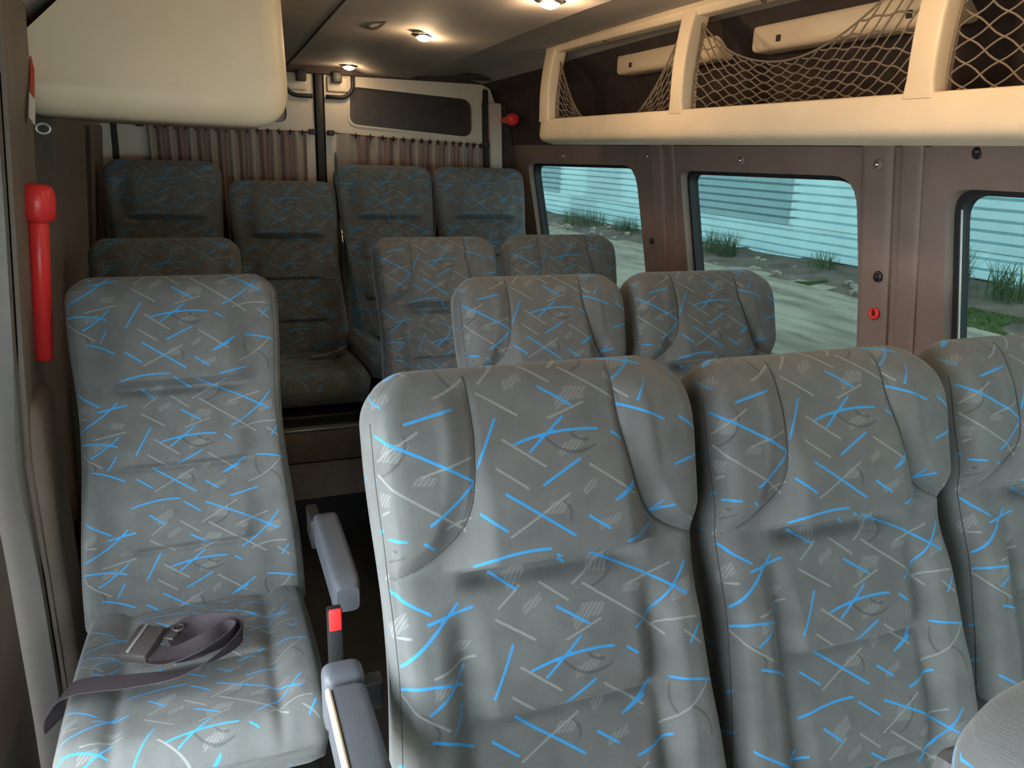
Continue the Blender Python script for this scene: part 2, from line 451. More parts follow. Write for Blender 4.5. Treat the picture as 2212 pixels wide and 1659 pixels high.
# ceiling with coved sides (profile x,z), slopes a little towards the back
CP = [(-.385, .04), (-.37, .15), (-.33, .25), (-.24, .33), (-.08, .372), (.20, .388), (.55, .392), (.66, .392), (.70, .388), (.745, .372), (.80, .366), (.90, .365), (.96, .362), (1.0, .376), (1.20, .390), (1.33, .36), (1.42, .28), (1.475, .18), (1.50, .04)]
def zc(x):
    for (a, b) in zip(CP, CP[1:]):
        if a[0] <= x <= b[0]: return a[1]+(b[1]-a[1])*(x-a[0])/(b[0]-a[0])
    return .3
CPo = [(p[0], p[1]) for p in CP]+[(1.56, .04), (1.53, .22), (1.45, .38), (1.2, .44), (.5, .46), (-.1, .44), (-.3, .38), (-.42, .2), (-.44, .04)]
def drop(y): return -.038*sstep(1.8, 4.0, y)
ys = [-1.2, 0, .8, 1.6, 2.0, 2.4, 2.8, 3.2, 3.6, 3.97]
K = len(CPo); vs = []; fs = []
for y in ys:
    for p in CPo: vs.append((p[0], y, p[1]+(drop(y) if p[1] > .3 else 0)))
for i in range(len(ys)-1):
    for j in range(K): fs.append((i*K+j, i*K+(j+1) % K, (i+1)*K+(j+1) % K, (i+1)*K+j))
fs += [tuple(range(K)), tuple((len(ys)-1)*K+j for j in range(K))]
bm = bmesh.new(); bv = [bm.verts.new(v) for v in vs]
for q in fs: bm.faces.new([bv[i] for i in q])
me = bm_mesh('ceiling', bm, M['ceil'], False); me.materials.append(M['walldark'])
for p in me.polygons:
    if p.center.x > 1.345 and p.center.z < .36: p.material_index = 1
shade_auto(me, 22)
tag(link('ceiling', me), kind='structure')
def zceil(x, y): return zc(x)+drop(y)
tag(tube('trim_10', [(.40+.0*y, y, zceil(.40, y)-.000) for y in ys if y > -.1], .004, M['walldark']), kind='structure')
# dark upper side lining above the right windows at the back, behind the rack
tag(box('floor', (-.55, -1.2, FLOOR-.05), (1.66, 3.97, FLOOR), M['floorm'], bev=0), kind='structure')

# ------------------------------------------------------------------ cab end, behind the camera
WS = round_poly([(-.30, -.12), (1.42, -.12), (1.46, -.62), (-.34, -.62)], .08)
tag(plate('wall_front', [(-.45, .42), (1.60, .42), (1.66, FLOOR), (-.50, FLOOR)], [WS], lambda a, b: (a, -1.25, b), (0, -.05, 0), M['walldark']), kind='structure')
tag(plate('window_4', grow(WS, .01), [], lambda a, b: (a, -1.27, b), (0, -.006, 0), M['clearglass']), kind='structure')
tag(box('trim_20', (-.40, -1.25, -.10), (1.48, -.75, -.07), M['ceil'], bev=.01), kind='structure')
xl_plate(-1.2, 1.70, -.06, .06, M['leftwall'], 'trim_21')
xl_plate(1.20, 1.665, FLOOR, -.06, M['leftwall'], 'light_block')  # unseen panel added across the door opening to darken left and rear seats

# ------------------------------------------------------------------ rear doors
YD = 3.90
RW = round_poly([(.678, .283), (1.292, .252), (1.297, .064), (.673, .106)], [.035, .06, .05, .045])
LWn = round_poly([(-.24, .255), (.392, .285), (.398, .098), (-.24, .10)], [.06, .035, .045, .05])
def door(name, x0, x1, hole):
    root = empty(name, ((x0+x1)/2, YD, FLOOR)); tag(root, kind='structure'); inv = Matrix.Translation(-Vector(root.location))
    cx = (x0+x1)/2
    out = round_poly([(x0, .335), (x1, .335), (x1, FLOOR+.02), (x0, FLOOR+.02)], [.10 if x0 < 0 else .01, .10 if x0 > 0 else .01, .02, .02])
    parts = [plate('door_panel', out, [hole], lambda a, b: (a, YD, b), (0, .05, 0), M['doorpaint']),
             plate('window_seal', grow(hole, .006), [grow(hole, -.006)], lambda a, b: (a, YD-.006, b), (0, .02, 0), M['doorpaint']),
             plate('pane', grow(hole, .002), [], lambda a, b: (a, YD+.02, b), (0, .005, 0), M['darkglass'])]
    for o in parts: o.data.transform(inv); o.parent = root
    return root
door('door_1', -.34, .515, LWn)
door('door_2', .565, 1.352, RW)
tag(box('trim_11', (.522, YD-.02, FLOOR+.01), (.556, YD+.03, .35), M['rubber'], bev=.006), kind='structure')
tag(box('trim_12', (-.36, YD-.03, .322), (1.42, YD+.05, .372), M['walldark'], bev=.008), kind='structure')
tag(box('wall_rear', (-.50, YD+.055, FLOOR), (1.70, YD+.075, .36), M['walldark'], bev=0), kind='structure')
# right rear corner: dark door seal, cream corner post, dark lining
def leanbox(name, x0t, x0b, wdt, y0, y1, zt, zb, m):
    vs = []
    for (z, x) in ((zb, x0b), (zt, x0t)):
        vs += [(x, y0, z), (x+wdt, y0, z), (x+wdt, y1, z), (x, y1, z)]
    fsx = [(0, 1, 2, 3), (4, 5, 6, 7), (0, 1, 5, 4), (1, 2, 6, 5), (2, 3, 7, 6), (3, 0, 4, 7)]
    bm = bmesh.new(); bv = [bm.verts.new(v) for v in vs]
    for q in fsx: bm.faces.new([bv[i] for i in q])
    bmesh.ops.bevel(bm, geom=bm.edges[:], offset=.006, segments=2, affect='EDGES')
    me = bm_mesh(name, bm, m, False); shade_auto(me)
    return tag(link(name, me), kind='structure')
leanbox('trim_13', 1.335, 1.40, .028, YD-.03, YD+.05, .30, -1.3, M['rubber'])
leanbox('trim_14', 1.363, 1.43, .06, YD-.06, YD+.05, .235, -1.3, M['doorpaint'])
leanbox('trim_15', 1.30, 1.36, .07, YD-.015, YD+.05, .32, .18, M['doorpaint'])
leanbox('trim_16', 1.425, 1.49, .09, YD-.02, YD+.06, .33, -1.3, M['walldark'])
leanbox('trim_17', -.395, -.42, .055, YD-.03, YD+.05, .30, -1.3, M['doorpaint'])
leanbox('trim_18', -.340, -.36, .022, YD-.035, YD+.05, .25, -1.3, M['rubber'])
# latch recesses with dark U shaped seals either side of the meeting line
for sx, nm in ((-1, 'left'), (1, 'right')):
    x0 = .54+sx*.030; x1 = .54+sx*.155
    root = empty('latch_cover', ((x0+x1)/2, YD-.02, .28))
    tag(root, f'cream latch cover with dark U shaped rim on the {nm} rear door top', 'latch cover')
    inv = Matrix.Translation(-Vector(root.location))
    pts = [(x1, YD-.018, .345)]+[(x1-sx*(.06-.06*cos(a)), YD-.018, .285-.06*sin(a)) for a in [k*pi/2/6 for k in range(7)]]+[(x0, YD-.018, .225)]
    rim = tube('rim', pts, .0095, M['rubber'], n=8)
    bx = box('cover', (min(x0, x1)+.008, YD-.016, .25), (max(x0, x1)-.022, YD-.002, .315), M['doorpaint'], bev=.006)
    kb = box('latch', (x0+sx*.05-.022, YD-.05, .286), (x0+sx*.05+.022, YD-.017, .335), M['black'], bev=.006)
    for o in (rim, bx, kb): o.data.transform(inv); o.parent = root

# curtains on wires across both doors
def curtain(xa, xb, za, zb_, gather, label):
    root = empty('curtain', ((xa+xb)/2, YD-.05, (za+zb_)/2)); inv = Matrix.Translation(-Vector(root.location))
    tag(root, label, 'curtain', 'curtains across the rear doors')
    NP = 15; n = NP*10; m = 12; vs = []; fs = []; uvs = []
    us = []
    for i in range(n+1):
        t = i/n; us.append(t**gather if gather > 0 else 1-(1-t)**(-gather))
    for j in range(m+1):
        q = j/m
        for i in range(n+1):
            t = i/n; x = xa+(xb-xa)*us[i]; zt = za+(zb_-za)*us[i]
            amp = .010+.008*q
            ph = 2*pi*NP*t
            hx = .006*sin(ph*.37+q*3)*q
            vs.append((x+hx, YD-.045-amp*sin(ph)+.003*sin(7*t+4*q), zt-.015*(abs(sin(ph/2))*0)-q*.62))
    for j in range(m):
        for i in range(n):
            a = j*(n+1)+i; fs.append((a, a+1, a+n+2, a+n+1))
            for ii in (i, i+1, i+1, i): uvs.append((NP*ii/n*.5+.1, j/m))
    cl = link('cloth', mesh_from('cloth', vs, fs, M['curtain'], uvs=uvs))
    pts = [(xa-.03, YD-.028, za+.004), (xa, YD-.045, za+.0)]+[(xa+(xb-xa)*k/10, YD-.045, za+(zb_-za)*k/10-.010*sin(pi*k/10)*.3) for k in range(1, 11)]+[(xb+.03, YD-.028, zb_+.004)]
    wr_ = tube('wire', pts, .003, M['rubber'], n=6)
    objs = [cl, wr_]
    for (x, z) in ((xa-.03, za), (xb+.03, zb_)):
        objs.append(box('hook', (x-.016, YD-.04, z-.010), (x+.016, YD-.003, z+.014), M['black'], bev=.005))
    rm = None
    for k in range(NP):
        t = (k+.75)/NP; us_ = t**gather if gather > 0 else 1-(1-t)**(-gather)
        x = xa+(xb-xa)*us_; z = za+(zb_-za)*us_
        if rm is None:
            v_, f_ = tube_data([(.0, .011*cos(a), .011*sin(a)) for a in [2*pi*k_/12 for k_ in range(12)]], .0025, 5, True)
            rm = mesh_from('ring', v_, f_, M['rubber'])
        o = link('ring', rm); o.location = Vector((x, YD-.047, z-.004)); o.parent = root; o.location -= Vector(root.location)
    for o in objs: o.data.transform(inv); o.parent = root
curtain(.615, 1.33, .064, .034, .72, 'striped brown curtain under the right rear door window')
curtain(-.20, .470, .074, .066, -.9, 'striped brown curtain under the left rear door window')

# ------------------------------------------------------------------ luggage rack on the right
def prof_round(pts, rad, seg=5): return round_poly(pts, rad, seg)
rk = empty('luggage_rack', (1.3, 1.0, .2)); tag(rk, 'long cream overhead luggage rack with open bays above the windows', 'luggage rack')
rinv = Matrix.Translation(-Vector(rk.location))
def addr(o): o.data.transform(rinv); o.parent = rk; return o
lip = round_poly([(1.20, .125), (1.193, .050), (1.255, .036), (1.47, .045), (1.47, .060), (1.225, .075), (1.222, .125)], [.006, .030, .02, .004, .004, .012, .006], 5)
YE = 2.83
path = [(-.6, 0, 0, 1), (YE-.06, 0, 0, 1), (YE-.02, 0, 0, .995), (YE, .004, .0, .93), (YE+.006, .01, 0, .8)]
addr(extrude_profile('bottom_tray', lip, path, M['cream']))
top = round_poly([(1.225, .400), (1.214, .372), (1.222, .356), (1.262, .356), (1.29, .400)], [.003, .012, .006, .006, .003], 4)
addr(extrude_profile('top_rail', top, [(-.6, 0, 0, 1), (YE, 0, -.004, 1)], M['cream']))
def post(y0, y1, first=False):
    # curved post: lower foot at x 1.197, leaning back to the rail
    n = 9; prof = []
    secs = []
    for k in range(n):
        t = k/(n-1); z = .115+t*.262
        x = 1.197+.004*sin(pi*t)*-1.5+.020*t*t
        wd = .022 if not first else .030
        flare = .007*(max(0, t-.8)/.2)**2+.006*(max(0, .15-t)/.15)**2
        ring = round_poly([(x, y0-flare), (x, y1+flare), (x+.05, y1+flare*.6), (x+.05, y0-flare*.6)], .007, 3)
        secs.append([(p[0], p[1], z) for p in ring])
    P = len(secs[0]); vs = [p for s_ in secs for p in s_]; fs = []
    for k in range(n-1):
        for j in range(P): fs.append((k*P+j, k*P+(j+1) % P, (k+1)*P+(j+1) % P, (k+1)*P+j))
    fs += [tuple(range(P)), tuple((n-1)*P+j for j in range(P))]
    bm = bmesh.new(); bv = [bm.verts.new(v) for v in vs]
    for q in fs: bm.faces.new([bv[i] for i in q])
    me = bm_mesh('post', bm, M['cream'], False); shade_auto(me, 40)
    return addr(link('post', me))
post(2.745, 2.822, True); post(1.868, 1.925); post(1.082, 1.140); post(.30, .36); post(-.5, -.44)
# inner shelf rails under the roof, one per bay
for (ya, yb) in ((1.97, 2.55), (1.20, 1.82), (.40, 1.04), (-.4, .26)):
    addr(box('inner_rail', (1.36, ya, .268), (1.43, yb, .335), M['cream'], bev=.014, seg=3))
    for q in (.18, .82): addr(box('rail_clip', (1.355, ya+(yb-ya)*q-.006, .285), (1.361, ya+(yb-ya)*q+.006, .300), M['walldark'], bev=.001))
for y in (2.40, 1.62, .75): 
    v_, f_ = tube_data([(1.236, y, .362), (1.236, y, .354), (1.236, y, .348)], [.010, .010, .005], 10)
    addr(link('screw', mesh_from('screw', v_, f_, M['chrome'])))
# dark lining inside the rack
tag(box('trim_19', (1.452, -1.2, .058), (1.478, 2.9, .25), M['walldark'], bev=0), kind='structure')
# netting
def net(ya, yb, topf, xin, nA, nB, label, slump=0.0):
    """cord net between two posts: topf(t) height of its upper edge"""
    root = None
    vs, fs = [], []
    def P(a, b):      # a along the bay 0..1, b up 0..1
        y = ya+(yb-ya)*a; zt = topf(a); z = .075+(zt-.075)*b
        x = xin+.035*sin(pi*b)*sin(pi*min(1, max(0, a)))-.0*b+.006*sin(9*a+5*b)
        return Vector((x, y+.010*sin(pi*b*2+a*8)*(1-abs(2*a-1)), z))
    nseg = 26
    step = 1.0/nA
    for sgn in (1, -1):
        k = -nB-1
        for k in range(-nB-1, nA+nB+2):
            pts = []
            for i in range(nseg*3+1):
                b = i/(nseg*3); a = k*step+sgn*b*(nB*step)
                if -.0001 <= a <= 1.0001:
                    wob = .0022*sin(b*nB*2*pi)
                    pp = P(a, b); pp.z += wob; pts.append(pp)
            if len(pts) > 3: tube_data(pts[::2] if len(pts) > 8 else pts, .0019, 5, False, vs, fs)
    # border cords
    tube_data([P(i/40, 1) for i in range(41)], .0026, 5, False, vs, fs)
    tube_data([P(0, i/12) for i in range(13)], .0024, 5, False, vs, fs)
    tube_data([P(1, i/12) for i in range(13)], .0024, 5, False, vs, fs)
    o = link('cargo_net', mesh_from('cargo_net', vs, fs, M['net']))
    o.data.transform(Matrix.Translation(-Vector((xin, (ya+yb)/2, .1)))); o.location = (xin, (ya+yb)/2, .1)
    tag(o, label, 'net')
    return o
net(1.930, 2.740, lambda t: .085+.245*(abs(2*t-1.02)**2.2), 1.232, 14, 9, 'beige cord net sagging to the tray in the farthest rack bay')
net(1.145, 1.864, lambda t: .215+.14*(abs(2*t-1.08)**1.9), 1.232, 13, 8, 'beige cord net hanging in a curve in the middle rack bay')
net(.362, 1.078, lambda t: .330+.01*abs(2*t-1), 1.232, 13, 7, 'beige cord net stretched to the top in the nearest rack bay')

# ------------------------------------------------------------------ cream overhead locker on the left
def loft_blob(name, x0, x1, z0, z1, y0, y1, m, parent, rc=.07, re=.06):
    secs = []; n = 8
    for k in range(n+1):
        a = k/n*pi/2; secs.append((y0+re*(1-sin(a)), re*(1-cos(a))*.9))
    secs = secs[::-1]
    secs = [(y0+re*(1-cos(k/n*pi/2)), re*(1-sin(k/n*pi/2))) for k in range(n+1)]
    secs += [(y1-re*.3, 0), (y1, re*.3)]
    vs = []; P = None
    for (y, ins) in secs:
        ring = round_poly([(x0, z0+ins), (x1-ins, z0+ins), (x1-ins-.010, z1+.018), (-.10, z1+.002), (-.235, z1-.045), (x0+.015, z1-.13)], [.02, rc*.95, .02, .02, .02, .02], 8)
        P = len(ring); vs += [(p[0], y, p[1]-.012*((p[0]-x0)/(x1-x0))**2*(1 if p[1] < (z0+z1)/2 else 0)) for p in ring]
    fs = []
    for k in range(len(secs)-1):
        for j in range(P): fs.append((k*P+j, k*P+(j+1) % P, (k+1)*P+(j+1) % P, (k+1)*P+j))
    bm = bmesh.new(); bv = [bm.verts.new(v) for v in vs]
    for q in fs: bm.faces.new([bv[i] for i in q])
    bm.faces.new([bv[i] for i in range(P)]); bm.faces.new([bv[(len(secs)-1)*P+i] for i in range(P)])
    me = bm_mesh(name, bm, m, False); shade_auto(me, 50)
    return link(name, me, parent)
lk = empty('overhead_locker', (-.05, 2.05, .2)); tag(lk, 'big smooth cream overhead locker with rounded corner above the left seats', 'locker')
o = loft_blob('body', -.340, .218, .050, .345, 2.03, 2.62, M['cream'], lk, .105, .06)
o.data.transform(Matrix.Translation(-Vector(lk.location)))

# ------------------------------------------------------------------ ceiling lamps
def lamp(x, y, label, power):
    z = zceil(x, y)
    root = empty('ceiling_lamp', (x, y, z)); tag(root, label, 'lamp', 'dome lamps along the ceiling')
    bm = bmesh.new(); bmesh.ops.create_uvsphere(bm, u_segments=24, v_segments=10, radius=1)
    bmesh.ops.scale(bm, vec=(.044, .030, .012), verts=bm.verts[:])
    link('bezel', bm_mesh('bezel', bm, M['chrome']), root).location = (0, 0, .000)
    bm = bmesh.new(); bmesh.ops.create_uvsphere(bm, u_segments=24, v_segments=10, radius=1)
    bmesh.ops.scale(bm, vec=(.027, .020, .016), verts=bm.verts[:])
    lens = link('lens', bm_mesh('lens', bm, M['lampglow']), root); lens.location = (0, 0, -.006)
    tag(lens, 'glowing warm lens')
    ld = bpy.data.lights.new('lamp_light', 'POINT'); ld.energy = power; ld.color = (1, .70, .42); ld.shadow_soft_size = .02
    lo = bpy.data.objects.new('lamp_light', ld); C.objects.link(lo); lo.parent = root; lo.location = (0, 0, -.045)
lamp(.655, 3.74, 'smallest lit dome lamp on the ceiling near the rear doors', .17)
lamp(.722, 2.70, 'lit dome lamp at the middle of the ceiling', .36)
lamp(.835, 1.93, 'nearest lit dome lamp at the top edge beside the luggage rack', .75)
lamp(.845, .98, 'lit dome lamp on the ceiling above the front row, out of the picture', 1.0)
lamp(.845, .02, 'lit dome lamp on the ceiling nearest the cab, out of the picture', .4)
# small roof fittings
v_, f_ = tube_data([(.535+.045*t, 2.76-.17*t, zceil(.54+.045*t, 2.76-.17*t)+.006-.016*sin(pi*t)) for t in [k/12 for k in range(13)]], .005, 8)
tag(link('roof_grip', mesh_from('roof_grip', v_, f_, M['ceil'])), 'small moulded roof grip left of the middle lamp', 'grip')
bm = bmesh.new(); bmesh.ops.create_uvsphere(bm, u_segments=24, v_segments=8, radius=1); bmesh.ops.scale(bm, vec=(.12, .07, .012), verts=bm.verts[:])
o = link('roof_speaker', bm_mesh('roof_speaker', bm, M['walldark'])); o.location = (1.26, 3.72, zceil(1.26, 3.72)-.002)
tag(o, 'dark oval roof speaker above the right rear door', 'speaker')

# ------------------------------------------------------------------ seats
def backrest_mesh(winged):
    NU, NS, NB, Ls = 190, 330, 26, .79
    D = .10
    vs, fs, uvs = [], [], []
    def halfw(s):
        wtop = .222; wa = wtop-.010*sstep(.10, .32, s)+.020*sstep(.34, .70, s)
        rc = .066 if winged else .060
        if s < rc: wa -= rc-sqrt(max(0, rc*rc-(rc-s)**2))
        if s > Ls-.03: q = (s-(Ls-.03))/.03; wa -= .02*(1-sqrt(max(0, 1-q*q)))
        return wa
    def thick(s):
        rt = .05; k = 1.
        if s < rt: k = sqrt(max(0, 1-(1-s/rt)**2))
        if s > Ls-.04: k *= sqrt(max(.04, 1-((s-(Ls-.04))/.04)**2))
        return k
    def seam(s):   # |u| of the seam between head pad and side wing
        if s < .08: return .098
        if s < .256: t = (s-.08)/.172; return .098+.012*t+.02*t*t+.095*t**6
        return .30
    def bump(u, s):
        a = abs(u); b = 0
        edge = sstep(0, .05, s)
        if winged:
            sm = seam(s)
            if s < .30:
                if sm < .29: b += .026*sstep(sm-.004, sm+.040, a)*sstep(.0, .09, s)*(1-sstep(.195, .2555, s)*sstep(.12, .17, a))
                b += .012*sstep(.12, .165, a)*sstep(.16, .30, s)*0
                b -= .0035*math.exp(-((a-sm)/.004)**2)*edge
            hp = sstep(.0, .20, s)*(1-sstep(.238, .250, s))
            b += .036*hp*(1-sstep(.085, .15, a))
            b += .004*hp*(1-sstep(.15, .22, a))
            # shadow notch under the head pad
            b -= .020*math.exp(-((s-.258)/.013)**2)*(1-sstep(.085, .135, a))
            bol = sstep(.27, .36, s)
            b += .020*bol*sstep(.12, .165, a)
            b -= .006*bol*math.exp(-((a-.130)/.014)**2)
            lim, lim2, c1 = .095, .135, 1.
        else:
            hp = sstep(.0, .16, s)*(1-sstep(.238, .252, s))
            b += .030*hp*(1-sstep(.10, .17, a))
            b -= .016*math.exp(-((s-.257)/.012)**2)*(1-sstep(.10, .15, a))
            b += .007*sstep(.15, .20, a)*sstep(.28, .36, s)
            lim, lim2, c1 = .105, .15, .9
        for (sc, am) in ((.425, .016), (.605, .016)):
            t0 = sc-.16
            if t0 < s < sc+.006:
                ramp = sstep(t0, sc-.03, s)*(1-sstep(sc-.006, sc+.006, s))
                b += am*c1*ramp*(1-sstep(lim, lim2, a))
            b -= .006*math.exp(-((s-sc-.005)/.008)**2)*(1-sstep(lim*.9, lim2, a))
            for du in (-lim-.018, lim+.018):
                b -= .006*math.exp(-((u-du)**2+(s-sc)**2)/.014**2)
        b += .012*sin(pi*sstep(.30, .79, s))
        b += .0012*sin(u*31+s*23)*sin(s*41-u*17)
        return b*edge if s < .05 else b
    ring = NU+1+NB
    for i in range(NS+1):
        s = Ls*(i/NS)
        if i < 20: s = .0005+ (Ls*20/NS)*(i/20)**1.5
        w_ = halfw(s); kt = thick(s); Dh = D*kt; rc = min(.036, Dh*.48, w_*.4)
        yc = D/2
        row = []
        for j in range(NU+1):
            t = -1+2*j/NU; u = w_*t*(1.14-.14*t*t)
            u = max(-w_, min(w_, u))
            ex = max(0, abs(u)-(w_-rc)); yf = -Dh/2+rc-sqrt(max(0, rc*rc-ex*ex))
            yy = yc+yf-bump(u, s)*(1-sstep(w_-.02, w_, abs(u))*.75)
            if abs(abs(u)-(w_-.012)) < .003: yy += .0012
            row.append((u, yy))
        for j in range(1, NB+1):
            t = 1-2*(j-.5)/NB; u = w_*math.copysign(abs(t)**.7, t)
            ex = max(0, abs(u)-(w_-rc)); yb = Dh/2-rc+sqrt(max(0, rc*rc-ex*ex))
            row.append((u, yc+yb))
        al = [0.]
        for j in range(1, ring): al.append(al[-1]+sqrt((row[j][0]-row[j-1][0])**2+(row[j][1]-row[j-1][1])**2))
        mid = al[NU//2]
        for j in range(ring):
            vs.append((row[j][0], row[j][1], -s)); uvs.append((al[j]-mid, s))
        last = al[-1]
    fuv = []
    puv = []
    for (uu, ss) in uvs:
        off = (0, 0)
        if winged and ss < .256 and abs(uu) > seam(ss): off = (.21, .09) if uu > 0 else (.27, .17)
        if abs(uu) > .235: off = (.13, .05)
        puv.append((uu+off[0], ss+off[1]))
    for i in range(NS):
        for j in range(ring):
            a = i*ring+j; b = i*ring+(j+1) % ring; c = (i+1)*ring+(j+1) % ring; e = (i+1)*ring+j
            fs.append((a, e, c, b))
            U = [uvs[a], uvs[e], uvs[c], uvs[b]]
            if j == ring-1: U = [U[0], U[1], (U[1][0]+.02, U[1][1]), (U[0][0]+.02, U[0][1])]
            fuv += U
    fs.append(tuple(range(ring))); fuv += [uvs[j] for j in range(ring)]
    fs.append(tuple(NS*ring+j for j in range(ring))[::-1]); fuv += [uvs[NS*ring+j] for j in range(ring)][::-1]
    me = mesh_from('backrest', vs, fs, M['fabric'], uvs=fuv)
    store_pattern(me, puv)
    # seam cords
    seams = []
    if winged:
        for sg in (-1, 1):
            pts = []
            for k in range(60):
                s = .012+.241*k/59; u = sg*seam(s)
                if abs(u) > .212: break
                w_ = halfw(s); Dh = D*thick(s); rc = min(.036, Dh*.48)
                ex = max(0, abs(u)-(w_-rc)); yf = -Dh/2+rc-sqrt(max(0, rc*rc-ex*ex))
                pts.append((u, D/2+yf-bump(u, s)-.0002, -s))
            v_, f_ = tube_data(pts, .0011, 5)
            seams.append(mesh_from('seam', v_, f_, M['thread']))
    for sg in (-1, 1):
        pts = []
        for k in range(50):
            s = .06+.70*k/49; w_ = halfw(s)-.006; u = sg*w_; Dh = D*thick(s); rc = .036
            ex = max(0, w_-(halfw(s)-rc)); yf = -Dh/2+rc-sqrt(max(0, rc*rc-ex*ex))
            pts.append((u, D/2+yf-bump(u, s)*(1-sstep(halfw(s)-.02, halfw(s), w_)*.75)+.0004, -s))
        v_, f_ = tube_data(pts, .0009, 5)
        seams.append(mesh_from('seam', v_, f_, M['thread']))
    return me, seams

def cushion_mesh():
    NU, NS, NB, Ls, D = 170, 210, 16, .55, .12
    W = .222; vs, fs, uvs = [], [], []
    def bump(u, s):
        a = abs(u); b = .012*sstep(.13, .18, a)*(1-sstep(.48, .55, s))
        b -= .006*math.exp(-((a-.135)/.012)**2)*sstep(.02, .08, s)
        for sc in (.15, .30):
            b += .006*sstep(sc-.13, sc-.02, s)*(1-sstep(sc-.005, sc+.005, s))*(1-sstep(.10, .14, a))
            b -= .004*math.exp(-((s-sc)/.008)**2)*(1-sstep(.10, .14, a))
        b += .0015*sin(u*25+s*13)*sin(s*31-u*9)
        return b
    ring = NU+1+NB
    for i in range(NS+1):
        s = Ls*i/NS; k = 1
        w_ = W+.006*sin(pi*s/Ls)
        if s > Ls-.06: q = (s-(Ls-.06))/.06; k = sqrt(max(.02, 1-q*q)); w_ -= .03*(1-sqrt(max(0, 1-q*q)))
        if s < .03: k = sqrt(max(.1, 1-(1-s/.03)**2)); w_ -= .012*(1-s/.03)
        Dh = D*k; rc = min(.034, Dh*.45); row = []
        for j in range(NU+1):
            t = -1+2*j/NU; u = max(-w_, min(w_, w_*t*(1.14-.14*t*t)))
            ex = max(0, abs(u)-(w_-rc)); zf = Dh/2-rc+sqrt(max(0, rc*rc-ex*ex))
            row.append((u, -D/2+zf+bump(u, s)*(1-sstep(w_-.02, w_, abs(u)))))
        for j in range(1, NB+1):
            t = 1-2*(j-.5)/NB; u = w_*t
            ex = max(0, abs(u)-(w_-rc)); zb = -(Dh/2-rc+sqrt(max(0, rc*rc-ex*ex)))
            row.append((u, -D/2+zb))
        al = [0.]
        for j in range(1, ring): al.append(al[-1]+sqrt((row[j][0]-row[j-1][0])**2+(row[j][1]-row[j-1][1])**2))
        for j in range(ring): vs.append((row[j][0], -s, row[j][1])); uvs.append((al[j]-al[NU//2], s+.13))
    fuv = []
    for i in range(NS):
        for j in range(ring):
            a = i*ring+j; b = i*ring+(j+1) % ring; c = (i+1)*ring+(j+1) % ring; e = (i+1)*ring+j
            fs.append((a, e, c, b)); U = [uvs[a], uvs[e], uvs[c], uvs[b]]
            if j == ring-1: U = [U[0], U[1], (U[1][0]+.02, U[1][1]), (U[0][0]+.02, U[0][1])]
            fuv += U
    fs.append(tuple(range(ring))); fuv += [uvs[j] for j in range(ring)]
    fs.append(tuple(NS*ring+j for j in range(ring))[::-1]); fuv += [uvs[NS*ring+j] for j in range(ring)][::-1]
    me = mesh_from('cushion', vs, fs, M['fabric'], uvs=fuv)
    store_pattern(me, uvs)
    return me

REC = radians(18)
BW = backrest_mesh(True); BP = backrest_mesh(False); CM = cushion_mesh()
def make_base():
    bm = bmesh.new(); bm_box(bm, (-.20, -.48, -.045), (.20, .02, .0), .006); return bm_mesh('seat_frame', bm, M['black'], False)
def make_leg(sx):
    bm = bmesh.new(); bm_box(bm, (sx*.17-.02, -.34, -.31), (sx*.17+.02, -.30, -.04), .004)
    bm_box(bm, (sx*.17-.02, -.06, -.31), (sx*.17+.02, -.02, -.04), .004)
    bm_box(bm, (sx*.17-.025, -.37, -.335), (sx*.17+.025, .02, -.305), .004)
    return bm_mesh('leg', bm, M['black'], False)
BASE = make_base(); LEGS = [make_leg(-1), make_leg(1)]
def shell_mesh():
    bm = bmesh.new(); bm_box(bm, (-.195, .096, -.76), (.195, .118, -.06), .010, 2); return bm_mesh('back_shell', bm, M['backshell'], False)
SHELL = shell_mesh()
def arm_mesh(L=.31, w=.052, h=.085):
    # armrest runs forward (-y) from the hinge; rounded front, slightly drooping tip
    n = 16; vs = []; fs = []; P = None
    for k in range(n+1):
        t = k/n; y = -L*t; hh = h*(1-.15*t); ww = w
        zt = -.016*t*t
        if t > .9: q = (t-.9)/.1; e = sqrt(max(.05, 1-q*q)); hh *= .6+.4*e; ww *= .75+.25*e; zt -= .012*(1-e)
        if t < .12: q = 1-t/.12; hh *= 1-.35*q*q; zt -= .02*q*q
        ring = round_poly([(-ww/2, zt), (ww/2, zt), (ww/2, zt-hh), (-ww/2, zt-hh)], .013, 4)
        P = len(ring); vs += [(p[0], y, p[1]) for p in ring]
    for k in range(n):
        for j in range(P): fs.append((k*P+j, k*P+(j+1) % P, (k+1)*P+(j+1) % P, (k+1)*P+j))
    fs += [tuple(range(P)), tuple(n*P+j for j in range(P))]
    bm = bmesh.new(); bv = [bm.verts.new(v) for v in vs]
    for q in fs: bm.faces.new([bv[i] for i in q])
    me = bm_mesh('armrest', bm, M['armplastic'], False); shade_auto(me, 45); return me
ARM = arm_mesh()
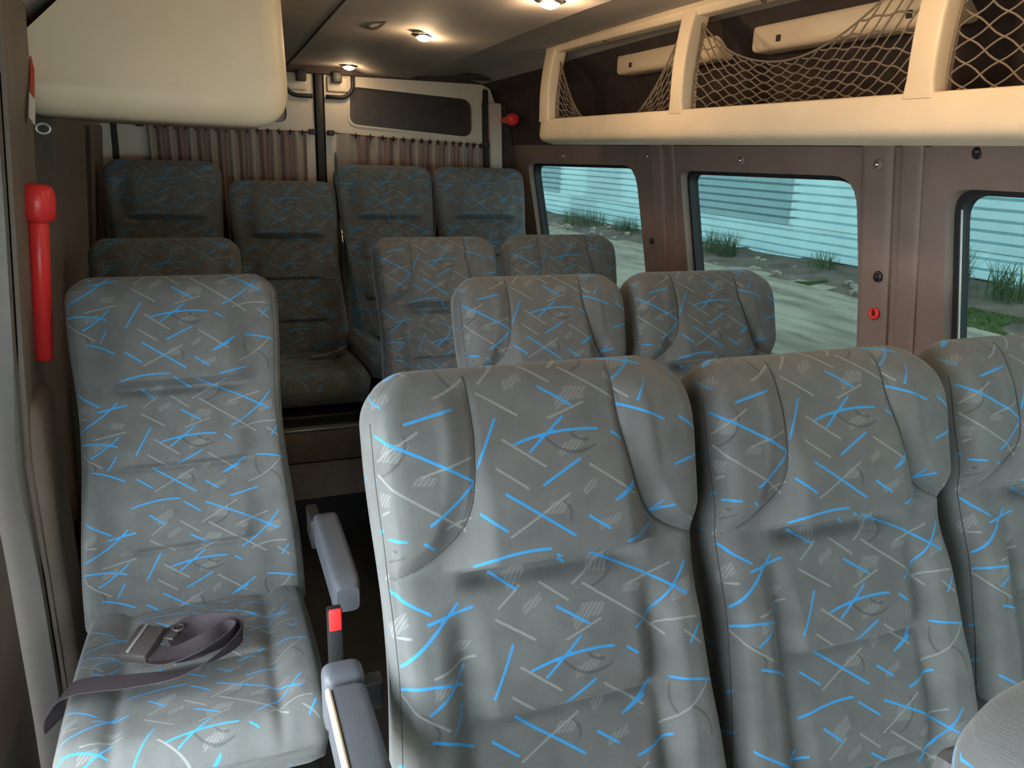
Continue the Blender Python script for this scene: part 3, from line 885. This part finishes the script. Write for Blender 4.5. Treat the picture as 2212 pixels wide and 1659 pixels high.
def seat(xl, Y, zt, winged, label, group, arm=0, zfloor=FLOOR, rec=REC, sx=1.0, hscale=1.0):
    """xl: left edge; Y, zt: top of the backrest"""
    xc = xl+.225
    by = Y-.75*sin(rec); bz = zt-.75*cos(rec)
    root = empty('passenger_seat', (xc, by, zfloor)); tag(root, label, 'seat', group)
    b = link('backrest', (BW if winged else BP)[0], root); b.location = (0, Y-by, zt-zfloor); b.rotation_euler = (-rec, 0, 0); b.scale = (sx, 1, hscale)
    for sm in (BW if winged else BP)[1]: link('seam', sm, b)
    sh = link('back_shell', SHELL, b)
    ctop = bz+.004
    c = link('cushion', CM, root); c.location = (0, .06-.0, ctop-zfloor); c.rotation_euler = (radians(-4), 0, 0); c.scale = (sx, 1, 1)
    fz = ctop-zfloor-.11
    fr = link('seat_frame', BASE, root); fr.location = (0, 0, fz)
    hleg = (fz)/.335
    for l in LEGS:
        lo = link('leg', l, root); lo.location = (0, 0, fz); lo.scale = (1, 1, hleg)
    if arm:
        xa = arm*(.225+.030)
        a = link('armrest', ARM, root); a.location = (xa+.020, -.035, ctop+.216-zfloor)
        tag(a, 'grey plastic armrest')
        hb = box('arm_bracket', (-.012, -.02, -.09), (.012, .07, -.02), M['black'], a, bev=.004); hb.location = (-arm*.02, 0, 0)
    return root
G1 = 'three front row seats'
sF1 = seat(.153, .863, -.248, True, 'nearest patterned grey seat with curved headrest wings in the middle foreground', G1, arm=0)
sF2 = seat(.613, .863, -.262, True, 'patterned grey winged seat right of the nearest seat', G1)
sF3 = seat(1.085, .870, -.262, True, 'patterned grey winged seat at the right edge beside the near window', G1)
s31 = seat(.538, 1.741, -.277, True, 'winged seat behind the nearest seat, left one of its pair', 'third row pair by the window')
s32 = seat(1.003, 1.741, -.277, True, 'winged seat in front of the middle window, dark band under the headrest', 'third row pair by the window')
s41 = seat(.521, 2.635, -.277, True, 'dim winged seat beside the aisle with shadowed back, fourth row', 'fourth row pair by the window')
s42 = seat(.998, 2.635, -.272, True, 'dim winged seat below the far window, mostly hidden', 'fourth row pair by the window')
sL3 = seat(-.300, 1.886, -.277, False, 'single seat on the left with a dark belt lying on its cushion', 'single seats along the left wall', arm=1)
sL4 = seat(-.345, 2.68, -.277, False, 'single seat whose top shows behind the left seat with the belt', 'single seats along the left wall')
RZ = -1.22
sA = seat(-.365, 3.551, -.057, False, 'dark rear bench seat at the far left corner', 'dark seats along the rear doors', zfloor=RZ)
sB = seat(.094, 3.49, -.128, False, 'lower dark rear seat facing down the aisle', 'dark seats along the rear doors', zfloor=RZ)
sC = seat(.538, 3.551, -.057, False, 'dark rear seat right of the rear door centre line', 'dark seats along the rear doors', zfloor=RZ)
sD = seat(.992, 3.551, -.057, False, 'dark rear seat in the right corner beside the far window', 'dark seats along the rear doors', zfloor=RZ)
sN = seat(.284, .115, -.197, False, 'bright pale seat corner cut off at the bottom right of the picture', 'cab seats', rec=radians(10), sx=1)

# armrest of the nearest seat (seen end on) with its cap
ar = empty('folding_armrest', (.112, .79, -.585)); tag(ar, 'grey armrest with pale top edge standing against the left side of the nearest seat', 'armrest')
def slab(name, x0, x1, y0, y1, z0, z1, m, bev, parent):
    return box(name, (x0, y0, z0), (x1, y1, z1), m, parent, bev=bev, seg=4)
a1 = slab('arm_body', -.024, .022, -.40, -.022, -.075, 0, M['armplastic'], .012, ar)
a2 = slab('end_cap', -.025, .023, -.020, .020, -.078, .003, M['armplastic'], .012, ar)
a4 = slab('edge_trim', -.0255, -.019, -.40, -.03, -.012, .0015, M['cream'], .003, ar); tag(a4, 'pale cream edge strip')  # cream strip along the upper left edge of the arm
a3 = slab('hinge', .0, .045, -.01, .012, -.06, -.02, M['black'], .004, ar)
# red buckle on a stalk beside the left seat
bk = empty('belt_buckle', (.163, 1.235, -.90)); tag(bk, 'black belt buckle with bright red release button beside the left seat', 'buckle')
box('housing', (-.013, -.010, -.02), (.013, .012, .115), M['rubber'], bk, bev=.004)
tag(box('button', (-.011, -.0135, .075), (.011, -.006, .118), M['red'], bk, bev=.003), 'red release button')
tube('stalk', [(0, 0, -.02), (0, .02, -.10), (-.01, .06, -.16)], .007, M['black'], bk)

# armrest pad between the two right front seats
ap = box('folding_armrest', (-.035, -.16, -.07), (.035, .14, 0), M['armplastic'], None, bev=.022, seg=4)
ap.location = (1.062, .66, -.80); tag(ap, 'grey vinyl armrest between the two right front seats, low down', 'armrest')

# ------------------------------------------------------------------ belt lying on the left seat
def ribbon(name, pts, wid, m, parent=None, th=.0016):
    """pts: (x,y,z, tilt) tilt 0 = flat, 90 = on edge"""
    vs, fs = [], []; K = len(pts)
    P = [Vector(p[:3]) for p in pts]
    for i in range(K):
        t = (P[min(i+1, K-1)]-P[max(i-1, 0)]).normalized()
        sd = t.cross(Vector((0, 0, 1)));
        if sd.length < 1e-4: sd = Vector((1, 0, 0))
        sd.normalize(); up = sd.cross(t).normalized()
        a = radians(pts[i][3]); wv = sd*cos(a)+up*sin(a); nv = up*cos(a)-sd*sin(a)
        for (q, s_) in ((-1, -1), (1, -1), (1, 1), (-1, 1)): vs.append(P[i]+wv*wid/2*q+nv*th/2*s_)
    for i in range(K-1):
        for j in range(4): fs.append((i*4+j, i*4+(j+1) % 4, (i+1)*4+(j+1) % 4, (i+1)*4+j))
    fs += [(0, 1, 2, 3), tuple((K-1)*4+j for j in range(4))]
    me = mesh_from(name, vs, fs, m); shade_auto(me, 60)
    return link(name, me, parent)
def spline(ctrl, n=8):
    out = []
    K = len(ctrl)
    for i in range(K-1):
        p0 = ctrl[max(i-1, 0)]; p1 = ctrl[i]; p2 = ctrl[i+1]; p3 = ctrl[min(i+2, K-1)]
        for k in range(n):
            t = k/n
            out.append(tuple(.5*((2*p1[j])+(-p0[j]+p2[j])*t+(2*p0[j]-5*p1[j]+4*p2[j]-p3[j])*t*t+(-p0[j]+3*p1[j]-3*p2[j]+p3[j])*t**3) for j in range(len(p1))))
    out.append(tuple(ctrl[-1])); return out
sb = empty('seat_belt', (-.12, 1.38, -.92)); tag(sb, 'dark lap belt with clasp coiled on the left seat cushion', 'seat belt')
def loc(o): o.data.transform(Matrix.Translation(-Vector(sb.location))); return o
ZC = -.917
loc(ribbon('webbing', spline([(-.318, 1.36, ZC-.085, -20), (-.305, 1.345, ZC-.03, -10), (-.27, 1.33, ZC+.004, 0), (-.18, 1.315, ZC+.006, 5), (-.10, 1.305, ZC+.010, 20), (-.04, 1.325, ZC+.018, 50), (.00, 1.365, ZC+.020, 75), (.008, 1.40, ZC+.020, 85), (-.02, 1.425, ZC+.020, 80), (-.065, 1.435, ZC+.018, 75), (-.09, 1.43, ZC+.018, 75), (-.105, 1.42, ZC+.016, 60), (-.125, 1.41, ZC+.014, 30)]), .044, M['webbing'], sb))
loc(ribbon('webbing', spline([(-.15, 1.36, ZC+.014, 10), (-.12, 1.345, ZC+.012, 20), (-.07, 1.345, ZC+.016, 45), (-.02, 1.37, ZC+.02, 70), (-.004, 1.392, ZC+.02, 85), (-.02, 1.40, ZC+.02, 80), (-.055, 1.375, ZC+.016, 50), (-.11, 1.362, ZC+.012, 15), (-.15, 1.372, ZC+.020, 5)]), .040, M['webbing'], sb))
mt = Matrix.Translation((-.165, 1.395, ZC+.026)) @ Matrix.Rotation(radians(-28), 4, 'Z') @ Matrix.Rotation(radians(12), 4, 'X')
loc(box('clasp', (-.027, -.038, -.011), (.027, .038, .011), M['clasp'], sb, bev=.006, mat=mt))
mt2 = Matrix.Translation((-.128, 1.415, ZC+.026)) @ Matrix.Rotation(radians(-28), 4, 'Z')
loc(box('tongue', (-.02, -.016, -.003), (.024, .016, .003), M['clasp'], sb, bev=.002, mat=mt2))
v_, f_ = tube_data([(-.105+.010*cos(a), 1.42+.010*sin(a), ZC+.031) for a in [2*pi*k/14 for k in range(14)]], .003, 6, True)
loc(link('slot_ring', mesh_from('slot_ring', v_, f_, M['clasp']), sb))
loc(box('clasp_ridge', (-.012, -.034, .011), (-.006, .034, .014), M['alu'], sb, bev=.001, mat=mt))

# belts hanging beside the rear aisle seat
sr = empty('seat_belt', (.55, 3.3, -.4)); tag(sr, 'dark belt strap running down between the two middle rear seats', 'seat belt')
o = ribbon('webbing', spline([(.545, 3.50, -.02, 85), (.545, 3.48, -.25, 85), (.565, 3.40, -.42, 70), (.60, 3.26, -.60, 45), (.63, 3.10, -.72, 30)]), .045, M['armplastic'], sr); o.data.transform(Matrix.Translation(-Vector(sr.location)))
o = tube('stalk', [(.548, 3.44, -.30), (.552, 3.43, -.38), (.560, 3.42, -.42)], .006, M['chrome'], sr); o.data.transform(Matrix.Translation(-Vector(sr.location)))
sr2 = empty('seat_belt', (.45, 3.1, -.82)); tag(sr2, 'pale belt tongue lying on the dark rear aisle seat', 'seat belt')
o = ribbon('webbing', spline([(.36, 3.10, -.806, 4), (.42, 3.10, -.800, 10), (.47, 3.12, -.793, 16), (.50, 3.15, -.785, 22)]), .04, M['alu'], sr2); o.data.transform(Matrix.Translation(-Vector(sr2.location)))

# ------------------------------------------------------------------ raised platform under the rear row
tag(box('floor', (-.52, 2.90, FLOOR), (1.60, 3.90, RZ), M['floorm'], bev=.004), kind='structure')
st = empty("step_box", (.33, 2.69, FLOOR)); tag(st, 'beige step riser with metal edge below the dark rear aisle seat', 'step')
box('riser_panel', (-.17, 0, .16), (.17, .012, .30), M['riser'], st, bev=.003)
box('riser_panel', (-.17, 0, .305), (.17, .012, .425), M['riser'], st, bev=.003)
box('body', (-.17, .012, 0), (.17, .16, .425), M['black'], st, bev=.003)
tag(box('edge_strip', (-.175, -.006, .426), (.175, .03, .434), M['alu'], st, bev=.002), 'metal edge strip')

# ------------------------------------------------------------------ red hammers, pull strap, clips
def hammer(loc_, rot, label, s=1.0):
    root = empty('safety_hammer', loc_); root.rotation_euler = rot; root.scale = (s, s, s); tag(root, label, 'hammer')
    n = 10; v_, f_ = tube_data([(0, 0, -.335), (0, 0, -.333), (0, 0, -.07), (0, 0, -.062)], [.012, .0175, .0185, .014], 14)
    link('handle', mesh_from('handle', v_, f_, M['red']), root)
    prof = [(.004, .016), (.001, .024), (-.01, .030), (-.03, .0315), (-.05, .0305), (-.062, .027), (-.066, .018)]
    v_, f_ = tube_data([(0, 0, z) for (z, rr) in prof], [rr for (z, rr) in prof], 20)
    link('head', mesh_from('head', v_, f_, M['red']), root)
    return root
hammer((-.321, 1.915, -.095), (0, radians(5), 0), 'bright red safety hammer mounted upright on the left pillar', 1.12)
hammer((1.405, 3.62, .155), (radians(90), 0, radians(-8)), 'red safety hammer lying level on the dark wall behind the luggage rack', .95)
pst = empty('pull_strap', (-.318, 1.98, .07)); tag(pst, 'thin red pull strap with white tag hanging above the red hammer', 'strap')
o = ribbon('strap', [(-.318, 2.16, .30, 80), (-.316, 2.06, .19, 80), (-.315, 1.97, .082, 80)], .018, M['redstrap'], pst); o.data.transform(Matrix.Translation(-Vector(pst.location)))
o = ribbon('tag', [(-.315, 1.97, .084, 80), (-.316, 1.935, .034, 80)], .026, M['label'], pst); o.data.transform(Matrix.Translation(-Vector(pst.location)))
tag(o, 'white printed tag')
v_, f_ = tube_data([(-.300+.013*cos(a), 1.95, .020+.010*sin(a)) for a in [2*pi*k/16 for k in range(16)]], .0030, 6, True)
rg = link('metal_ring', mesh_from('metal_ring', v_, f_, M['alu']), pst); rg.data.transform(Matrix.Translation(-Vector(pst.location)))

def clip(y, z, label, hole=False, r0=.012, left=False):
    x = XL(z)+.036 if left else XR(z)
    dx = 1 if left else -1
    off = .015 if 1.42 < y < 1.52 else 0
    v_, f_ = tube_data([(dx*(-.004), 0, 0), (dx*.003, 0, 0), (dx*.006, 0, 0), (dx*.0065, 0, 0)], [r0, r0, r0*.75, r0*.2], 14)
    root = empty('trim_clip', (x+dx*off, y, z)); tag(root, label, 'clip', 'trim clips on the side walls')
    link('washer', mesh_from('washer', v_, f_, M['darkhole'] if hole else M['wall']), root)
    bm = bmesh.new(); bmesh.ops.create_uvsphere(bm, u_segments=12, v_segments=8, radius=r0*.55)
    o = link('stud', bm_mesh('stud', bm, M['darkhole'] if hole else M['chrome']), root); o.location = (dx*.006, 0, 0)
    return root
clip(3.259, -.005, 'small metal stud above the far window'); clip(2.533, .004, 'small metal stud on the post between far and middle windows')
clip(1.998, .000, 'metal stud centred above the middle window'); clip(1.461, .000, 'metal stud right of the middle window, under the rack', r0=.013)
clip(1.212, .032, 'large dark round plug at upper right above the near window', True, .017)
clip(2.545, -.299, 'dark oval plug low on the post between far and middle windows', True, .012)
clip(1.450, -.264, 'dark round plug on the wide post above the red clip', True, .014)
clip(1.88, -1.0, 'chrome stud low on the left pillar beside the seat', r0=.014, left=True)
rc_ = empty('red_clip', (XR(-.362)-.020, 1.455, -.358)); tag(rc_, 'torn red plastic clip on the wide post', 'clip')
v_, f_ = tube_data([(0, .011*cos(a), .011*sin(a)) for a in [pi*.55+1.75*pi*k/14 for k in range(15)]], .0055, 6)
link('torn_washer', mesh_from('torn_washer', v_, f_, M['red']), rc_)
bm = bmesh.new(); bmesh.ops.create_uvsphere(bm, u_segments=10, v_segments=6, radius=.005); link('stud', bm_mesh('stud', bm, M['darkhole']), rc_)

# ------------------------------------------------------------------ outdoors
GZ = -2.02
vs, fs = [], []
nx, ny = 60, 90
import mathutils
def gh(x, y):
    h = GZ+.02*mathutils.noise.noise(Vector((x*.8, y*.8, 0)))
    t = sstep(9.3, 11.0, x)*(1-.0*sstep(12, 14, x))
    amp = .10+.22*sstep(14., 8., y)*1.0+.10*mathutils.noise.noise(Vector((x*.9, y*.5, 3)))
    return h+t*max(.05, amp)+.05*t*mathutils.noise.noise(Vector((x*3, y*3, 7)))
for i in range(nx+1):
    for j in range(ny+1):
        x = -14+34*i/nx; y = -12+52*j/ny
        vs.append((x, y, GZ-.01))
x_edges = [1.75]+[1.75+k*.25 for k in range(1, 60)]
vs, fs = [], []
ya_ = [-2+k*.3 for k in range(125)]
for x in x_edges:
    for y in ya_: vs.append((x, y, gh(x, y)))
for i in range(len(x_edges)-1):
    for j in range(len(ya_)-1):
        a = i*len(ya_)+j; fs.append((a, a+1, a+len(ya_)+1, a+len(ya_)))
# split sand and dirt by distance from the fence
me = mesh_from('ground', vs, fs, M['sand']); me.materials.append(M['dirt'])
for p in me.polygons:
    c = p.center
    if c.x > 9.6+.5*mathutils.noise.noise(Vector((c.y*.7, 0, 0))): p.material_index = 1
tag(link('ground', me), kind='structure')
tag(box('ground', (-16, -14, GZ-.12), (1.8, 36, GZ-.02), M['sand'], bev=0), kind='structure')

# corrugated fence, each sheet a part
XF = 11.3
fn = empty('corrugated_fence', (XF, 16, GZ)); tag(fn, 'pale blue white corrugated metal fence across the yard', 'fence')
def sheet(y0, y1, z0, z1, m, dx, tilt):
    per = .165; prof = []
    z = z0
    while z < z1-.01:
        prof += [(0, z), (-.014, z+per*.08), (-.014, z+per*.74), (.0, z+per*.78), (.06, z+per*.80), (.06, z+per*.97), (0, z+per*.99)]
        z += per
    vs = []; fs = []
    for (x, zz) in prof:
        for (y, tt) in ((y0, 0), (y1, 1)): vs.append((dx+x, y-16, zz-GZ+tilt*(tt-.5)))
    for k in range(len(prof)-1): fs.append((2*k, 2*k+1, 2*k+3, 2*k+2))
    b = len(vs)
    vs += [(v[0]+.004, v[1], v[2]) for v in vs]
    fs += [tuple(b+i for i in q[::-1]) for q in fs]
    me = mesh_from('sheet', vs, fs, m, smooth=False); return link('sheet', me, fn)
seq = [(4.0, 7.2, 'b', 'a'), (7.2, 9.6, 'c', 'a'), (9.6, 13.1, 'a', 'a'), (13.1, 16.75, 'b', 'a'), (16.75, 20.3, 'a', 'a'), (20.3, 22.6, 'c', 'a'), (22.6, 24.6, 'a', 'c'), (24.6, 28.0, 'b', 'a'), (28.0, 32.0, 'c', 'a'), (32., 36., 'a', 'c')]
random.seed(3)
for (y0, y1, u_, l_) in seq:
    sheet(y0-.05, y1+.05, -1.26, -.36+random.uniform(-.02, .02), M['fence_'+u_], random.uniform(-.02, .0), random.uniform(-.02, .02))
    sheet(y0-.9, y1-.8, -2.17, -1.22, M['fence_'+l_], random.uniform(.005, .02), random.uniform(-.02, .02))
# block wall beyond
bw = empty('block_wall', (13.2, 16, GZ)); tag(bw, 'weathered grey block wall peeking over the fence', 'wall')
box('render_core', (.12, -15, 0), (.3, 22, 2.9), M['block'], bw, bev=0)
bm = bmesh.new(); bm_box(bm, (-.01, 0, 0), (.12, .39, .19), .006, 1); BK = bm_mesh('block', bm, M['block'], False)
for rrow in range(4):
    for k in range(64):
        y = -10+k*.42+(rrow % 2)*.21
        o = link('block', BK, bw); o.location = (random.uniform(-.015, .015), y, 1.55+rrow*.21)
# rubble and grass
random.seed(11)
for k in range(60):
    y = random.choice([random.uniform(17.5, 22), random.uniform(7.8, 10), random.uniform(11, 15.5), random.uniform(17.5, 22)])
    x = random.uniform(9.5, 10.9)
    if any(abs(y-ty) < tr+.15 for (ty, tr) in ((20.9, .7), (18.7, .35), (14.2, .35), (16.6, .3), (11.3, .3), (8.55, .3), (9.4, .3), (7.6, .3))) and x > 9.9: x = random.uniform(9.4, 9.75)
    rr = random.uniform(.03, .12)
    bm = bmesh.new(); bmesh.ops.create_icosphere(bm, subdivisions=1, radius=rr)
    for v in bm.verts: v.co *= random.uniform(.65, 1.2)
    bmesh.ops.scale(bm, vec=(1, random.uniform(.8, 1.5), random.uniform(.45, .8)), verts=bm.verts[:])
    o = link('rubble_stone', bm_mesh('rubble_stone', bm, M['stone'], False)); o.location = (x, y, gh(x, y)+rr*.2)
    tag(o, 'broken pale stone lying in the dirt along the fence', 'stone', 'rubble stones along the fence')
def tuft(x, y, n, h, spread, label, m='grass', kind=None):
    vs, fs = [], []
    for k in range(n):
        a = random.uniform(0, 2*pi); rr = spread*sqrt(random.random()); bx, by = rr*cos(a)*.6, rr*sin(a)
        hh = h*random.uniform(.5, 1.1); ln = random.uniform(.1, .55)*hh; la = random.uniform(0, 2*pi); wd = random.uniform(.004, .009)
        b = len(vs)
        for (t, ww) in ((0, 1), (.5, .8), (.85, .4)):
            cx = bx+cos(la)*ln*t*t; cy = by+sin(la)*ln*t*t; cz = hh*t
            vs += [(cx, cy-wd*ww, cz), (cx, cy+wd*ww, cz)]
        vs.append((bx+cos(la)*ln, by+sin(la)*ln, hh*.93))
        fs += [(b, b+1, b+3, b+2), (b+2, b+3, b+5, b+4), (b+4, b+5, b+6)]
    o = link('grass_tuft', mesh_from('grass_tuft', vs, fs, M[m], smooth=False)); o.location = (x, y, gh(x, y)-.03)
    if kind: tag(o, label, 'grass', kind=kind)
    else: tag(o, label, 'grass', 'weed clumps along the fence')
    return o
for (x, y, n, h, sp, lb) in ((10.4, 20.9, 380, .55, .95, 'wide weed clump seen through the far window'), (10.6, 18.7, 200, .45, .5, 'small weed clump at the right of the far window'),
        (10.4, 14.2, 230, .60, .5, 'spiky weed clump in the middle of the middle window'), (10.5, 16.6, 120, .40, .45, 'low weeds at the left of the middle window'),
        (10.6, 11.3, 90, .40, .35, 'weed clump at the right of the middle window'), (10.4, 8.55, 160, .75, .4, 'tall weed clump in the near window'),
        (10.5, 9.4, 130, .45, .4, 'low weeds left of the tall clump in the near window'), (10.5, 7.6, 130, .6, .4, 'weed clump at the picture edge in the near window')):
    tuft(x, y, n, h, sp, lb)
for (x0, x1, y0, y1, nm) in ((9.5, 9.9, 10.4, 11.3, 'strip of short bright grass before the dirt bank'), (9.3, 10.0, 6.4, 8.2, 'patch of short bright grass in the near window')):
    vs, fs = [], []
    for k in range(9000):
        x = random.uniform(x0, x1); y = random.uniform(y0, y1)
        if mathutils.noise.noise(Vector((x*1.5, y*1.2, 1))) < -.15: continue
        b = len(vs); hh = random.uniform(.015, .035); an = random.uniform(0, pi); wx, wy = .012*cos(an), .012*sin(an); z = gh(x, y)-.005
        vs += [(x-wx, y-wy, z), (x+wx, y+wy, z), (x+random.uniform(-.02, .02), y+random.uniform(-.02, .02), z+hh)]; fs.append((b, b+1, b+2))
    tag(link('short_grass', mesh_from('short_grass', vs, fs, M['grass2'], smooth=False)), nm, 'grass', kind='stuff')
